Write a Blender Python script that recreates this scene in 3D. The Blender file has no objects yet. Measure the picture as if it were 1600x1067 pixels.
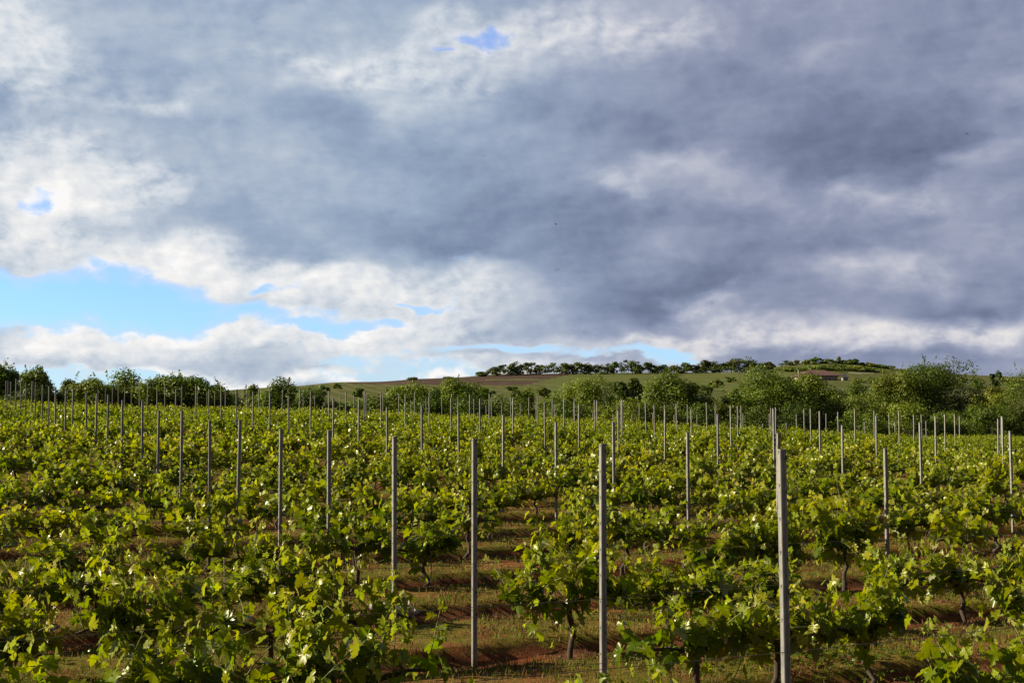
import bpy, math, random
import numpy as np
R = math.radians
rng = np.random.default_rng(11)
rnd = random.Random(5)
sc = bpy.context.scene
col = sc.collection

# ---------------------------------------------------------------- camera
FPX, HORIZON, ZC = 2000.0, 640.0, 2.25          # focal length in photo pixels, horizon line, eye height
cam_d = bpy.data.cameras.new('camera')
cam_d.sensor_width = 36.0
cam_d.lens = 36.0 * FPX / 1600.0
cam_d.clip_start, cam_d.clip_end = 0.05, 9000.0
cam = bpy.data.objects.new('camera', cam_d)
col.objects.link(cam)
cam.location = (0, 0, ZC)
cam.rotation_euler = (math.pi / 2 + math.atan((HORIZON - 533.5) / FPX), 0, 0)
sc.camera = cam

# ---------------------------------------------------------------- sky and sun
SUN_EL, SUN_AZ = R(25.0), R(-88.0)               # azimuth clockwise from +Y: the sun stands to the left
sun_dir = (math.sin(SUN_AZ) * math.cos(SUN_EL), math.cos(SUN_AZ) * math.cos(SUN_EL), math.sin(SUN_EL))
sun_d = bpy.data.lights.new('sun', 'SUN')
sun_d.energy, sun_d.angle, sun_d.color = 5.0, R(0.5), (1.0, 0.86, 0.58)
sun = bpy.data.objects.new('sun', sun_d)
col.objects.link(sun)
sun.location = (-40, 0, 40)
from mathutils import Vector
sun.rotation_euler = Vector([-c for c in sun_dir]).to_track_quat('-Z', 'Y').to_euler()

sc.view_settings.view_transform = 'Standard'
sc.view_settings.look = 'None'
sc.view_settings.exposure = 0.9
sc.view_settings.gamma = 1.0
sc.view_settings.use_curve_mapping = False
sc.cycles.max_bounces = 6
sc.cycles.diffuse_bounces = 3
sc.cycles.glossy_bounces = 2
sc.cycles.transmission_bounces = 4
sc.cycles.transparent_max_bounces = 4
sc.cycles.sample_clamp_indirect = 4.0


class NT:
    """small helper for building node trees"""
    def __init__(self, tree):
        self.t = tree
        self.n = tree.nodes
        self.n.clear()

    def add(self, kind, ins=None, **props):
        nd = self.n.new(kind)
        for k, v in props.items():
            setattr(nd, k, v)
        for k, v in (ins or {}).items():
            s = nd.inputs[k]
            if isinstance(v, bpy.types.NodeSocket):
                self.t.links.new(v, s)
            else:
                s.default_value = v
        return nd

    def math(self, op, a, b=0.0, c=0.0, clamp=False):
        nd = self.add('ShaderNodeMath', {0: a, 1: b, 2: c}, operation=op)
        nd.use_clamp = clamp
        return nd.outputs[0]

    def vec(self, op, a, b=(0, 0, 0)):
        nd = self.add('ShaderNodeVectorMath', {0: a, 1: b}, operation=op)
        return nd.outputs['Value'] if op in ('DOT_PRODUCT', 'LENGTH') else nd.outputs[0]

    def maprange(self, v, a, b, c=0.0, d=1.0, smooth=True):
        nd = self.add('ShaderNodeMapRange', {0: v, 1: a, 2: b, 3: c, 4: d})
        nd.interpolation_type = 'SMOOTHSTEP' if smooth else 'LINEAR'
        return nd.outputs[0]

    def noise(self, v, scale, detail=4.0, rough=0.5, dist=0.0):
        nd = self.add('ShaderNodeTexNoise', {'Vector': v, 'Scale': scale, 'Detail': detail, 'Roughness': rough, 'Distortion': dist})
        return nd

    def mix(self, f, a, b):
        nd = self.n.new('ShaderNodeMix')
        nd.data_type = 'RGBA'
        for s, v in ((nd.inputs[0], f), (nd.inputs[6], a), (nd.inputs[7], b)):
            if isinstance(v, bpy.types.NodeSocket):
                self.t.links.new(v, s)
            else:
                s.default_value = v
        return nd.outputs[2]

    def ramp(self, f, stops):
        nd = self.n.new('ShaderNodeValToRGB')
        self.t.links.new(f, nd.inputs[0])
        el = nd.color_ramp.elements
        while len(el) < len(stops):
            el.new(0.5)
        for e, (p, c) in zip(el, stops):
            e.position = p
            e.color = c
        return nd.outputs[0]


def lin(r, g, b):
    f = lambda c: (c / 255 / 12.92) if c / 255 <= 0.04045 else ((c / 255 + 0.055) / 1.055) ** 2.4
    return (f(r), f(g), f(b), 1.0)


world = bpy.data.worlds.new('World')
sc.world = world
world.use_nodes = True


def build_sky():
    T = NT(world.node_tree)
    d = T.add('ShaderNodeTexCoord').outputs['Generated']
    d = T.vec('NORMALIZE', d)
    sep = T.add('ShaderNodeSeparateXYZ', {0: d})
    x, y, z = sep.outputs
    sky = T.add('ShaderNodeTexSky', sky_type='NISHITA')
    sky.sun_disc = False
    sky.sun_elevation = SUN_EL
    sky.sun_rotation = SUN_AZ % (2 * math.pi)
    sky.air_density, sky.dust_density, sky.ozone_density = 1.0, 0.2, 2.0
    skyc = T.vec('MULTIPLY', sky.outputs[0], (SKY_S * 0.75, SKY_S * 1.15, SKY_S * 1.9))
    # direction as azimuth and elevation, 20 units to the radian
    az = T.math('MULTIPLY', T.math('ARCTAN2', x, y), 20.0)
    el = T.math('MULTIPLY', T.math('ARCSINE', z), 20.0)
    ae = T.add('ShaderNodeCombineXYZ', {0: az, 1: el, 2: 0.0}).outputs[0]
    # cloud layer seen in perspective
    zz = T.math('ADD', T.math('MAXIMUM', z, 0.0), 0.16)
    pl = T.add('ShaderNodeCombineXYZ', {0: T.math('DIVIDE', x, zz), 1: T.math('DIVIDE', y, zz), 2: 0.0}).outputs[0]
    pl2 = T.vec('ADD', pl, (-0.16, 0.03, 0.0))

    def fbm(p, s):
        return T.noise(p, s, 6.0, 0.5, 0.2).outputs[0]
    big = fbm(pl, 1.5)
    big2 = fbm(pl2, 1.5)
    fine = T.noise(T.vec('MULTIPLY', ae, (0.75, 1.3, 1.0)), 0.9, 5.0, 0.5, 0.2)
    puff = T.noise(T.vec('MULTIPLY', ae, (0.75, 1.15, 1.0)), 2.6, 7.0, 0.55, 0.15).outputs[0]
    warp = T.vec('MULTIPLY', T.vec('SUBTRACT', fine.outputs[1], (0.5, 0.5, 0.5)), (3.0, 1.3, 0.0))
    wae = T.vec('ADD', ae, warp)

    def field(blobs, base):
        acc = base
        for px, py, rx, ry, amp in blobs:
            a = math.atan((px - 800) / FPX)
            e = math.atan((HORIZON - py) / FPX * math.cos(a))
            q = T.vec('MULTIPLY', T.vec('SUBTRACT', wae, (a * 20, e * 20, 0)), (100 / rx, 100 / ry, 0))
            acc = T.math('MULTIPLY_ADD', T.math('POWER', 0.36788, T.vec('DOT_PRODUCT', q, q)), amp, acc)
        return acc
    cover = field(COVER, 1.22)
    bright = field(BRIGHT, 0.375)
    lump = T.noise(T.vec('MULTIPLY', wae, (0.5, 1.05, 1.0)), 0.85, 3.0, 0.42, 0.2).outputs[0]
    curl = T.noise(T.vec('ADD', T.vec('MULTIPLY', ae, (0.9, 1.35, 1.0)), T.vec('MULTIPLY', fine.outputs[1], (1.2, 1.2, 0.0))), 1.5, 5.0, 0.55, 0.6).outputs[0]
    billow = T.math('ABSOLUTE', T.math('SUBTRACT', curl, 0.5))          # rounded heads with dark seams between
    lit = T.noise(T.vec('ADD', T.vec('MULTIPLY', ae, (0.75, 1.15, 1.0)), (-0.10, 0.07, 0.0)), 2.6, 7.0, 0.55, 0.15).outputs[0]
    # cloud edges eaten by noise
    edge = T.math('ADD', T.math('MULTIPLY', T.math('SUBTRACT', big, 0.5), 0.8), T.math('MULTIPLY', T.math('SUBTRACT', puff, 0.5), 1.7))
    edge = T.math('MULTIPLY_ADD', T.math('SUBTRACT', curl, 0.5), 0.9, edge)
    cov = T.math('ADD', cover, edge)
    alpha = T.maprange(cov, 0.16, 0.80)
    # thin places let more light through, thick ones are dark; relief from the side of the sun
    thin = T.maprange(cov, 0.5, 1.05, 0.12, 0.0)
    rel = T.math('MULTIPLY', T.math('SUBTRACT', big, big2), 0.55)
    near_edge = T.math('MAXIMUM', T.maprange(bright, 0.45, 0.85, 0.16, 0.8), T.maprange(cov, 0.6, 1.0, 0.7, 0.0))
    rel = T.math('MULTIPLY_ADD', T.math('SUBTRACT', puff, lit), T.math('MULTIPLY', near_edge, 1.2), rel)
    b = T.math('ADD', bright, thin)
    b = T.math('MULTIPLY_ADD', T.math('SUBTRACT', big, 0.5), -0.30, b)
    b = T.math('MULTIPLY_ADD', T.math('SUBTRACT', fine.outputs[0], 0.5), 0.30, b)
    b = T.math('MULTIPLY_ADD', T.math('SUBTRACT', lump, 0.5), 0.62, b)
    b = T.math('MULTIPLY_ADD', T.math('SUBTRACT', puff, 0.5), T.math('MULTIPLY', near_edge, 0.30), b)
    b = T.math('MULTIPLY_ADD', T.math('SUBTRACT', billow, 0.08), T.math('MULTIPLY', near_edge, 0.9), b)
    b = T.math('ADD', b, rel)
    b = T.math('MULTIPLY', b, 0.76)
    cool = T.ramp(b, [(0.0, lin(102, 117, 143)), (0.14, lin(123, 140, 168)), (0.30, lin(150, 167, 191)),
                      (0.47, lin(184, 195, 209)), (0.64, lin(210, 216, 223)), (0.82, lin(229, 230, 231)), (1.0, lin(246, 244, 242))])
    grey = T.ramp(b, [(0.0, lin(98, 107, 133)), (0.14, lin(118, 128, 155)), (0.30, lin(145, 153, 177)),
                      (0.47, lin(180, 183, 198)), (0.64, lin(208, 207, 213)), (0.82, lin(228, 224, 223)), (1.0, lin(246, 241, 237))])
    cc = T.mix(T.maprange(az, -2.0, 4.0), cool, grey)
    # a little veil in the clear gaps
    skyc = T.mix(T.maprange(cov, -0.5, 0.3, 0.10, 0.42), skyc, (0.62, 0.68, 0.78, 1))
    # unseen cloud overhead and behind is darkened to lower the ambient light
    unseen_dim = T.math('MULTIPLY', T.maprange(z, 0.36, 0.70, 1.0, 0.26), T.maprange(y, -0.5, 0.3, 0.5, 1.0))
    cc = T.vec('MULTIPLY', cc, T.add('ShaderNodeCombineXYZ', {0: unseen_dim, 1: unseen_dim, 2: unseen_dim}).outputs[0])
    outc = T.mix(alpha, skyc, cc)
    # below the horizon: dull ground light
    outc = T.mix(T.maprange(z, -0.03, -0.005, 1.0, 0.0), outc, (0.10, 0.11, 0.07, 1))
    bg = T.add('ShaderNodeBackground', {0: outc, 1: 0.565})
    o = T.add('ShaderNodeOutputWorld', {0: bg.outputs[0]})


SKY_S = 0.11
BRIGHT = [
    (330, 180, 520, 260, .10), (1250, 330, 420, 240, -.08), (260, 530, 240, 40, .16), (860, 578, 170, 14, .4),
    (10, 60, 90, 70, .50), (230, 160, 110, 24, .25), (560, 110, 120, 30, .36), (650, 140, 100, 45, .18),
    (700, 45, 90, 40, .22), (820, 70, 140, 55, .18), (910, 45, 120, 45, .28), (1070, 40, 90, 30, .25),
    (90, 260, 110, 60, .5), (40, 330, 110, 80, .5), (190, 295, 80, 30, .35), (180, 400, 150, 32, .45),
    (90, 395, 60, 20, -.25), (300, 410, 90, 40, .25), (460, 428, 170, 26, .5), (560, 455, 180, 50, .42),
    (700, 470, 150, 45, .3), (250, 508, 150, 20, .6), (100, 545, 140, 22, .45), (600, 535, 170, 36, .5),
    (420, 588, 260, 12, .4), (975, 275, 60, 28, .32), (1100, 245, 90, 25, .24), (1280, 90, 60, 20, .12), (1180, 290, 120, 16, .12), (1400, 315, 130, 26, .3),
    (1540, 230, 70, 25, .2), (1370, 412, 120, 34, .36), (1110, 470, 60, 20, .5), (1190, 512, 150, 26, .42), (1250, 545, 200, 14, .25),
    (1270, 530, 60, 10, .35), (1440, 525, 120, 20, .45), (1560, 520, 70, 25, .35), (1000, 540, 150, 14, .4),
    (1060, 370, 60, 25, .1), (60, 600, 200, 30, .35), (700, 590, 140, 12, .35), (90, 520, 60, 16, .2), (240, 490, 60, 10, .25),
    (330, 210, 170, 50, -.10), (620, 200, 190, 45, -.06), (850, 350, 250, 60, -.10), (1250, 230, 220, 60, -.14),
    (1500, 80, 220, 80, -.14), (1200, 400, 260, 45, -.10), (1370, 480, 260, 24, -.14), (420, 345, 180, 50, -.05),
    (430, 550, 110, 20, -.18), (280, 530, 240, 36, .32), (120, 585, 160, 14, .3), (250, 560, 120, 14, -.1), (560, 590, 160, 12, .35), (850, 590, 200, 12, .2), (1000, 470, 130, 40, -.14), (300, 30, 200, 50, .06), (700, 350, 200, 70, -.10), (1150, 120, 120, 40, -.1), (1450, 565, 200, 12, -.1),
]
COVER = [
    (0, 455, 230, 46, -1.7), (190, 478, 150, 38, -1.45), (400, 487, 130, 18, -1.35), (425, 437, 36, 10, -1.05),
    (650, 478, 56, 11, -1.1), (68, 296, 40, 20, -1.05), (772, 52, 46, 17, -1.1), (690, 72, 30, 8, -.7), (505, 515, 80, 16, -.8),
    (850, 553, 100, 12, -.85), (960, 566, 60, 6, .3), (640, 582, 180, 12, -1.0), (740, 553, 120, 12, -.85), (80, 578, 180, 12, -.95),
    (300, 600, 260, 13, -1.05), (100, 602, 180, 16, -.9), (1000, 560, 80, 12, -.9), (560, 524, 70, 10, -.85), (560, 562, 110, 9, -.75), (330, 482, 50, 8, .5), (1040, 556, 60, 8, -.8),
]
build_sky()

# ---------------------------------------------------------------- materials
def new_mat(name):
    m = bpy.data.materials.new(name)
    m.use_nodes = True
    return m, NT(m.node_tree)


def simple_mat(name, c, rough=0.8, metal=0.0, var=0.25, scale=6.0, bump=0.0):
    m, T = new_mat(name)
    co = T.add('ShaderNodeTexCoord').outputs['Object']
    n = T.noise(co, scale, 5.0, 0.6).outputs[0]
    a = tuple(v * (1 - var) for v in c) + (1,)
    b = tuple(min(1, v * (1 + var)) for v in c) + (1,)
    base = T.mix(n, a, b)
    p = T.add('ShaderNodeBsdfPrincipled', {'Base Color': base, 'Roughness': rough, 'Metallic': metal})
    if bump:
        bp = T.add('ShaderNodeBump', {'Strength': bump, 'Distance': 0.01, 'Height': T.noise(co, scale * 5, 5.0, 0.6).outputs[0]})
        T.t.links.new(bp.outputs[0], p.inputs['Normal'])
    T.add('ShaderNodeOutputMaterial', {0: p.outputs[0]})
    return m


def leaf_mat(name, rough=0.42, trans=0.45, under=1.0, spec=0.5, sat=1.0):
    """two-sided leaf: colour from the leaf's own attribute, paler felt on the underside, light shining through"""
    m, T = new_mat(name)
    at = T.add('ShaderNodeAttribute', attribute_name='leaf_colour')
    oi = T.add('ShaderNodeObjectInfo')
    hsv = T.add('ShaderNodeHueSaturation', {'Hue': T.maprange(oi.outputs['Random'], 0, 1, 0.485, 0.512, False), 'Saturation': sat,
                                            'Value': T.maprange(oi.outputs['Random'], 0, 1, 1.12, 0.88, False), 'Color': at.outputs[0]})
    geo = T.add('ShaderNodeNewGeometry')
    co = T.add('ShaderNodeTexCoord').outputs['Object']
    n = T.noise(co, 28.0, 3.0, 0.6).outputs[0]
    up = T.mix(n, T.vec('MULTIPLY', hsv.outputs[0], (0.78, 0.78, 0.78)), T.vec('MULTIPLY', hsv.outputs[0], (1.22, 1.22, 1.22)))
    pale = T.mix(0.35 * under, up, (0.22, 0.27, 0.15, 1))
    base = T.mix(geo.outputs['Backfacing'], up, pale)
    p = T.add('ShaderNodeBsdfPrincipled', {'Base Color': base, 'Roughness': rough})
    p.inputs['Specular IOR Level'].default_value = spec
    tr = T.add('ShaderNodeBsdfTranslucent', {'Color': T.vec('MULTIPLY', up, (1.40, 1.45, 0.40))})
    mx = T.add('ShaderNodeMixShader', {0: trans, 1: p.outputs[0], 2: tr.outputs[0]})
    T.add('ShaderNodeOutputMaterial', {0: mx.outputs[0]})
    return m


def attr_mat(name, rough=0.9):
    m, T = new_mat(name)
    at = T.add('ShaderNodeAttribute', attribute_name='leaf_colour')
    p = T.add('ShaderNodeBsdfPrincipled', {'Base Color': at.outputs[0], 'Roughness': rough})
    tr = T.add('ShaderNodeBsdfTranslucent', {'Color': at.outputs[0]})
    mx = T.add('ShaderNodeMixShader', {0: 0.3, 1: p.outputs[0], 2: tr.outputs[0]})
    T.add('ShaderNodeOutputMaterial', {0: mx.outputs[0]})
    return m


M_LEAF = leaf_mat('vine_leaf', 0.30, 0.46, 0.4, 0.30, 1.08)
M_TREE = leaf_mat('tree_leaf', 0.55, 0.30, 0.3, 0.35)
M_GRASS = attr_mat('grass_blades')
M_BARK = simple_mat('vine_bark', (0.060, 0.045, 0.036), 0.95, var=0.5, scale=30, bump=0.8)
M_TBARK = simple_mat('tree_bark', (0.09, 0.075, 0.06), 0.95, var=0.4, scale=8, bump=0.6)
M_CANE = simple_mat('green_cane', (0.17, 0.19, 0.06), 0.6, var=0.35, scale=20)
M_WIRE = simple_mat('weathered_wire', (0.16, 0.14, 0.13), 0.55, 0.6, var=0.3)
M_ROD = simple_mat('rusty_rod', (0.16, 0.13, 0.12), 0.7, 0.4, var=0.4, scale=12)
M_BIRD = simple_mat('dark_feathers', (0.03, 0.03, 0.035), 0.8)
M_DRY = simple_mat('bleached_stick', (0.52, 0.47, 0.40), 0.8, var=0.2)


def steel_mat():
    m, T = new_mat('galvanised_steel')
    co = T.add('ShaderNodeTexCoord').outputs['Object']
    oi = T.add('ShaderNodeObjectInfo')
    n = T.noise(co, 14.0, 6.0, 0.6).outputs[0]
    st = T.noise(T.vec('MULTIPLY', co, (60, 60, 2.0)), 1.0, 4.0, 0.6).outputs[0]
    f = T.math('ADD', T.math('MULTIPLY', n, 0.6), T.math('MULTIPLY', st, 0.4))
    base = T.ramp(f, [(0.3, (0.13, 0.13, 0.137, 1)), (0.5, (0.22, 0.22, 0.226, 1)), (0.7, (0.31, 0.31, 0.31, 1))])
    base = T.mix(T.maprange(oi.outputs['Random'], 0.75, 1.0, 0.0, 0.35), base, (0.22, 0.19, 0.16, 1))
    # rust near the foot
    z = T.add('ShaderNodeSeparateXYZ', {0: co}).outputs[2]
    rz = T.math('ADD', z, T.math('MULTIPLY', n, 0.35))
    base = T.mix(T.maprange(rz, 0.12, 0.42, 0.75, 0.0), base, (0.14, 0.085, 0.055, 1))
    p = T.add('ShaderNodeBsdfPrincipled', {'Base Color': base, 'Roughness': 0.6, 'Metallic': 0.25})
    T.add('ShaderNodeOutputMaterial', {0: p.outputs[0]})
    return m


M_STEEL = steel_mat()
M_SLOT = simple_mat('slot_shadow', (0.012, 0.012, 0.014), 0.9)


# ---------------------------------------------------------------- mesh helpers
class Soup:
    """collects vertices, triangles and one colour per vertex; builds ONE mesh object"""
    def __init__(self):
        self.v, self.f, self.c, self.n = [], [], [], 0

    def add(self, V, F, C=None):
        V = np.asarray(V, dtype=np.float64).reshape(-1, 3)
        F = np.asarray(F, dtype=np.int64).reshape(-1, 3)
        self.v.append(V)
        self.f.append(F + self.n)
        if C is None:
            C = (1, 1, 1)
        C = np.asarray(C, dtype=np.float64)
        if C.ndim == 1:
            C = np.tile(C, (len(V), 1))
        self.c.append(C)
        self.n += len(V)

    def arrays(self):
        return np.concatenate(self.v), np.concatenate(self.f), np.concatenate(self.c)

    def mesh(self, name, mat, smooth=True):
        V, F, C = self.arrays()
        return np_mesh(name, V, F, C, mat, smooth)

    def obj(self, name, mat, parent=None, smooth=True):
        o = bpy.data.objects.new(name, self.mesh(name, mat, smooth))
        col.objects.link(o)
        if parent:
            o.parent = parent
        return o


def np_mesh(name, V, F, C, mat, smooth=True):
    me = bpy.data.meshes.new(name)
    me.vertices.add(len(V))
    me.vertices.foreach_set('co', V.astype(np.float32).ravel())
    me.loops.add(F.size)
    me.loops.foreach_set('vertex_index', F.astype(np.int32).ravel())
    me.polygons.add(len(F))
    k = F.shape[1]
    me.polygons.foreach_set('loop_start', np.arange(0, F.size, k, dtype=np.int32))
    me.polygons.foreach_set('loop_total', np.full(len(F), k, dtype=np.int32))
    if smooth:
        me.polygons.foreach_set('use_smooth', np.ones(len(F), dtype=bool))
    if C is not None:
        a = me.attributes.new('leaf_colour', 'FLOAT_COLOR', 'POINT')
        rgba = np.ones((len(V), 4), dtype=np.float32)
        rgba[:, :3] = C
        a.data.foreach_set('color', rgba.ravel())
    me.materials.append(mat)
    me.update(calc_edges=True)
    me.validate()
    return me


def tube(path, radii, sides=6, cap=True):
    P = np.asarray(path, float)
    r = np.broadcast_to(np.asarray(radii, float), (len(P),))
    tan = np.gradient(P, axis=0)
    tan /= np.linalg.norm(tan, axis=1)[:, None] + 1e-9
    ref = np.array([0.31, 0.95, 0.05]) if abs(tan[0][1]) < 0.8 else np.array([1.0, 0.1, 0.1])
    V = []
    for p, t, q in zip(P, tan, r):
        a = np.cross(t, ref)
        a /= np.linalg.norm(a) + 1e-9
        b = np.cross(t, a)
        for k in range(sides):
            w = 2 * math.pi * k / sides
            V.append(p + q * (a * math.cos(w) + b * math.sin(w)))
    F = []
    for i in range(len(P) - 1):
        for k in range(sides):
            a, b = i * sides + k, i * sides + (k + 1) % sides
            F += [(a, b, b + sides), (a, b + sides, a + sides)]
    if cap:
        V.append(P[-1])
        e = len(V) - 1
        s0 = (len(P) - 1) * sides
        F += [(s0 + k, s0 + (k + 1) % sides, e) for k in range(sides)]
    return np.array(V), np.array(F)


def tag(o, label=None, cat=None, group=None, kind=None):
    if label:
        o['label'] = label
    if cat:
        o['category'] = cat
    if group:
        o['group'] = group
    if kind:
        o['kind'] = kind
    return o


def empty(name, loc, rz=0.0):
    o = bpy.data.objects.new(name, None)
    col.objects.link(o)
    o.location = loc
    o.rotation_euler = (0, 0, rz)
    o.empty_display_size = 0.2
    return o


def copy_thing(root):
    r = root.copy()
    col.objects.link(r)
    for ch in root.children:
        c = ch.copy()
        col.objects.link(c)
        c.parent = r
        for g in ch.children:
            d = g.copy()
            col.objects.link(d)
            d.parent = c
    return r


ONES = ['', 'first', 'second', 'third', 'fourth', 'fifth', 'sixth', 'seventh', 'eighth', 'ninth', 'tenth', 'eleventh', 'twelfth',
        'thirteenth', 'fourteenth', 'fifteenth', 'sixteenth', 'seventeenth', 'eighteenth', 'nineteenth']
TENS = {2: ('twentieth', 'twenty'), 3: ('thirtieth', 'thirty'), 4: ('fortieth', 'forty'), 5: ('fiftieth', 'fifty'), 6: ('sixtieth', 'sixty')}


def nth(k):
    if k < 20:
        return ONES[k]
    t, u = divmod(k, 10)
    return TENS[t][0] if u == 0 else TENS[t][1] + '-' + ONES[u]


# ---------------------------------------------------------------- terrain
TH = R(25.899)
CT, ST = math.cos(TH), math.sin(TH)
S0, DS = 5.96, 2.2                                # first row and row spacing, measured across the rows
PC = (-0.068, -0.7244, 3.6213, -1.5499, 0.1331, -0.3243, -0.1441)


def st2xy(s, t):
    return t * CT - s * ST, t * ST + s * CT


def xy2st(x, y):
    return -x * ST + y * CT, x * CT + y * ST


def sstep(a, b, v):
    q = np.clip((v - a) / (b - a), 0, 1)
    return q * q * (3 - 2 * q)


def field_z(s, t):
    low = 0.75 * sstep(36, 52, t) * sstep(42, 70, s)
    s = np.clip(s, 0, 80) / 50
    t = np.clip(t, -9, 50) / 20
    return -low + PC[0] + PC[1] * s + PC[2] * s ** 2 + PC[3] * s ** 3 + PC[4] * t + PC[5] * s * t + PC[6] * t * t


_ns = [(np.random.default_rng(100 + k).uniform(0, 6.28, 6), np.random.default_rng(200 + k).normal(0, 1, (6, 2))) for k in range(6)]


def wob(x, y, wl, k=0):
    ph, dr = _ns[k]
    r = 0
    for p, d in zip(ph, dr):
        r = r + np.sin((x * d[0] + y * d[1]) * 6.28 / wl + p)
    return r / 6


def row_phase(s):
    return ((s - S0) / DS + 0.5) % 1.0 - 0.5      # 0 on the row, +-0.5 between rows


def micro_z(s, t):
    """tilled furrow along each row, grassed strip between rows a little higher"""
    q = row_phase(s) * DS + 0.13 * wob(t, s, 2.2, 0) + 0.05 * wob(s, t, 0.7, 4)
    strip = sstep(0.36, 0.50, np.abs(q - 0.06))
    return strip * 0.15 + 0.046 * wob(s, t, 0.55, 1) * (1 - 0.6 * strip) + 0.02 * wob(s, t, 0.23, 2) * (1 - 0.7 * strip), strip


def ground_z(s, t):
    return field_z(s, t) + micro_z(s, t)[0]


SKYLINE = [(-600, 628), (0, 624), (200, 619), (350, 610), (440, 604.5), (520, 598), (600, 595.5), (640, 593), (700, 590), (770, 585.5), (830, 583.5),
           (900, 583), (1000, 582), (1100, 581), (1180, 580), (1220, 571), (1250, 567), (1300, 565), (1340, 567), (1380, 573), (1420, 578), (1520, 586), (1600, 589), (1800, 594), (2300, 604)]


def hill_px(u, d):
    px = 800 + FPX * u
    top = np.interp(px, [a for a, b in SKYLINE], [b for a, b in SKYLINE])
    knoll = np.interp(px, [1190, 1230, 1400, 1500], [0, 1, 1, 0])
    e = np.clip((d - 120) / 400, 0, 1) ** 0.75
    low = 652 + 0 * e
    base = low + (np.where(knoll > 0, np.maximum(top, 581 - 0 * top), top) - low) * e
    k2 = sstep(430, 520, d)
    return base + (low + (top - low) * e - base) * k2


def hill_z(x, y):
    d = np.maximum(y, 1.0)
    u = np.clip(x / d, -0.9, 0.9)
    de = np.minimum(d, 520)
    z = ZC + (HORIZON - hill_px(u, de)) / FPX * de
    return z - np.maximum(d - 520, 0) * 0.02 + 0.25 * wob(x, y, 30, 3)


def terrain_z(x, y):
    s, t = xy2st(x, y)
    f = field_z(s, t) - sstep(80, 96, s) * 1.3
    w = sstep(84, 125, s) * sstep(20, 60, y)
    return f * (1 - w) + hill_z(x, y) * w


def ground_mat():
    m, T = new_mat('vineyard_soil')
    at = T.add('ShaderNodeAttribute', attribute_name='leaf_colour')   # red channel: grass strip mask
    strip = T.add('ShaderNodeSeparateColor', {0: at.outputs[0]}).outputs[0]
    co = T.add('ShaderNodeTexCoord').outputs['Object']
    n1 = T.noise(co, 0.9, 6.0, 0.65).outputs[0]
    n2 = T.noise(co, 7.0, 8.0, 0.7).outputs[0]
    n3 = T.noise(co, 45.0, 4.0, 0.7).outputs[0]
    n = T.math('ADD', T.math('MULTIPLY', n2, 0.6), T.math('MULTIPLY', n3, 0.4))
    soil = T.ramp(n, [(0.28, (0.04, 0.022, 0.014, 1)), (0.45, (0.13, 0.062, 0.034, 1)), (0.6, (0.25, 0.12, 0.062, 1)), (0.75, (0.33, 0.19, 0.11, 1))])
    reddish = T.ramp(n, [(0.3, (0.08, 0.03, 0.016, 1)), (0.55, (0.25, 0.085, 0.042, 1)), (0.75, (0.36, 0.17, 0.085, 1))])
    soil = T.mix(T.maprange(n1, 0.42, 0.62), soil, reddish)
    grass = T.ramp(n, [(0.28, (0.05, 0.055, 0.010, 1)), (0.45, (0.13, 0.14, 0.020, 1)), (0.6, (0.22, 0.195, 0.034, 1)), (0.78, (0.33, 0.24, 0.075, 1))])
    dry = T.ramp(n, [(0.3, (0.10, 0.05, 0.02, 1)), (0.5, (0.28, 0.145, 0.055, 1)), (0.72, (0.40, 0.25, 0.115, 1))])
    n4 = T.noise(co, 2.3, 5.0, 0.6).outputs[0]
    grass = T.mix(T.maprange(n1, 0.42, 0.62, 0.0, 0.75), grass, dry)
    grass = T.mix(T.maprange(n4, 0.52, 0.64, 0.0, 0.75), grass, reddish)
    msk = T.maprange(T.math('ADD', strip, T.math('MULTIPLY', T.math('SUBTRACT', n2, 0.5), 1.3)), 0.4, 0.62)
    base = T.mix(msk, soil, grass)
    base = T.vec('MULTIPLY', base, (0.82, 0.76, 0.72))
    p = T.add('ShaderNodeBsdfPrincipled', {'Base Color': base, 'Roughness': 1.0})
    p.inputs['Specular IOR Level'].default_value = 0.1
    bp = T.add('ShaderNodeBump', {'Strength': 0.9, 'Distance': 0.05, 'Height': n})
    T.t.links.new(bp.outputs[0], p.inputs['Normal'])
    T.add('ShaderNodeOutputMaterial', {0: p.outputs[0]})
    return m


def terrain_mat():
    m, T = new_mat('meadow_and_fields')
    co = T.add('ShaderNodeTexCoord').outputs['Object']
    n1 = T.noise(co, 0.03, 6.0, 0.6).outputs[0]
    n2 = T.noise(co, 0.35, 8.0, 0.7).outputs[0]
    # thin vine rows of the distant fields
    sp = T.add('ShaderNodeSeparateXYZ', {0: co})
    line = T.math('SINE', T.math('ADD', T.math('MULTIPLY', sp.outputs[0], 1.1), T.math('MULTIPLY', sp.outputs[1], 0.22)))
    g = T.ramp(n2, [(0.25, (0.03, 0.042, 0.009, 1)), (0.5, (0.062, 0.082, 0.016, 1)), (0.75, (0.115, 0.12, 0.03, 1))])
    g2 = T.ramp(n2, [(0.3, (0.075, 0.075, 0.022, 1)), (0.7, (0.13, 0.115, 0.04, 1))])
    base = T.mix(T.maprange(n1, 0.45, 0.68, 0.0, 0.65), g, g2)
    base = T.mix(T.maprange(line, 0.1, 0.9, 0.0, 0.45), base, (0.16, 0.14, 0.07, 1))
    p = T.add('ShaderNodeBsdfPrincipled', {'Base Color': base, 'Roughness': 1.0})
    p.inputs['Specular IOR Level'].default_value = 0.1
    T.add('ShaderNodeOutputMaterial', {0: p.outputs[0]})
    return m


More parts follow.
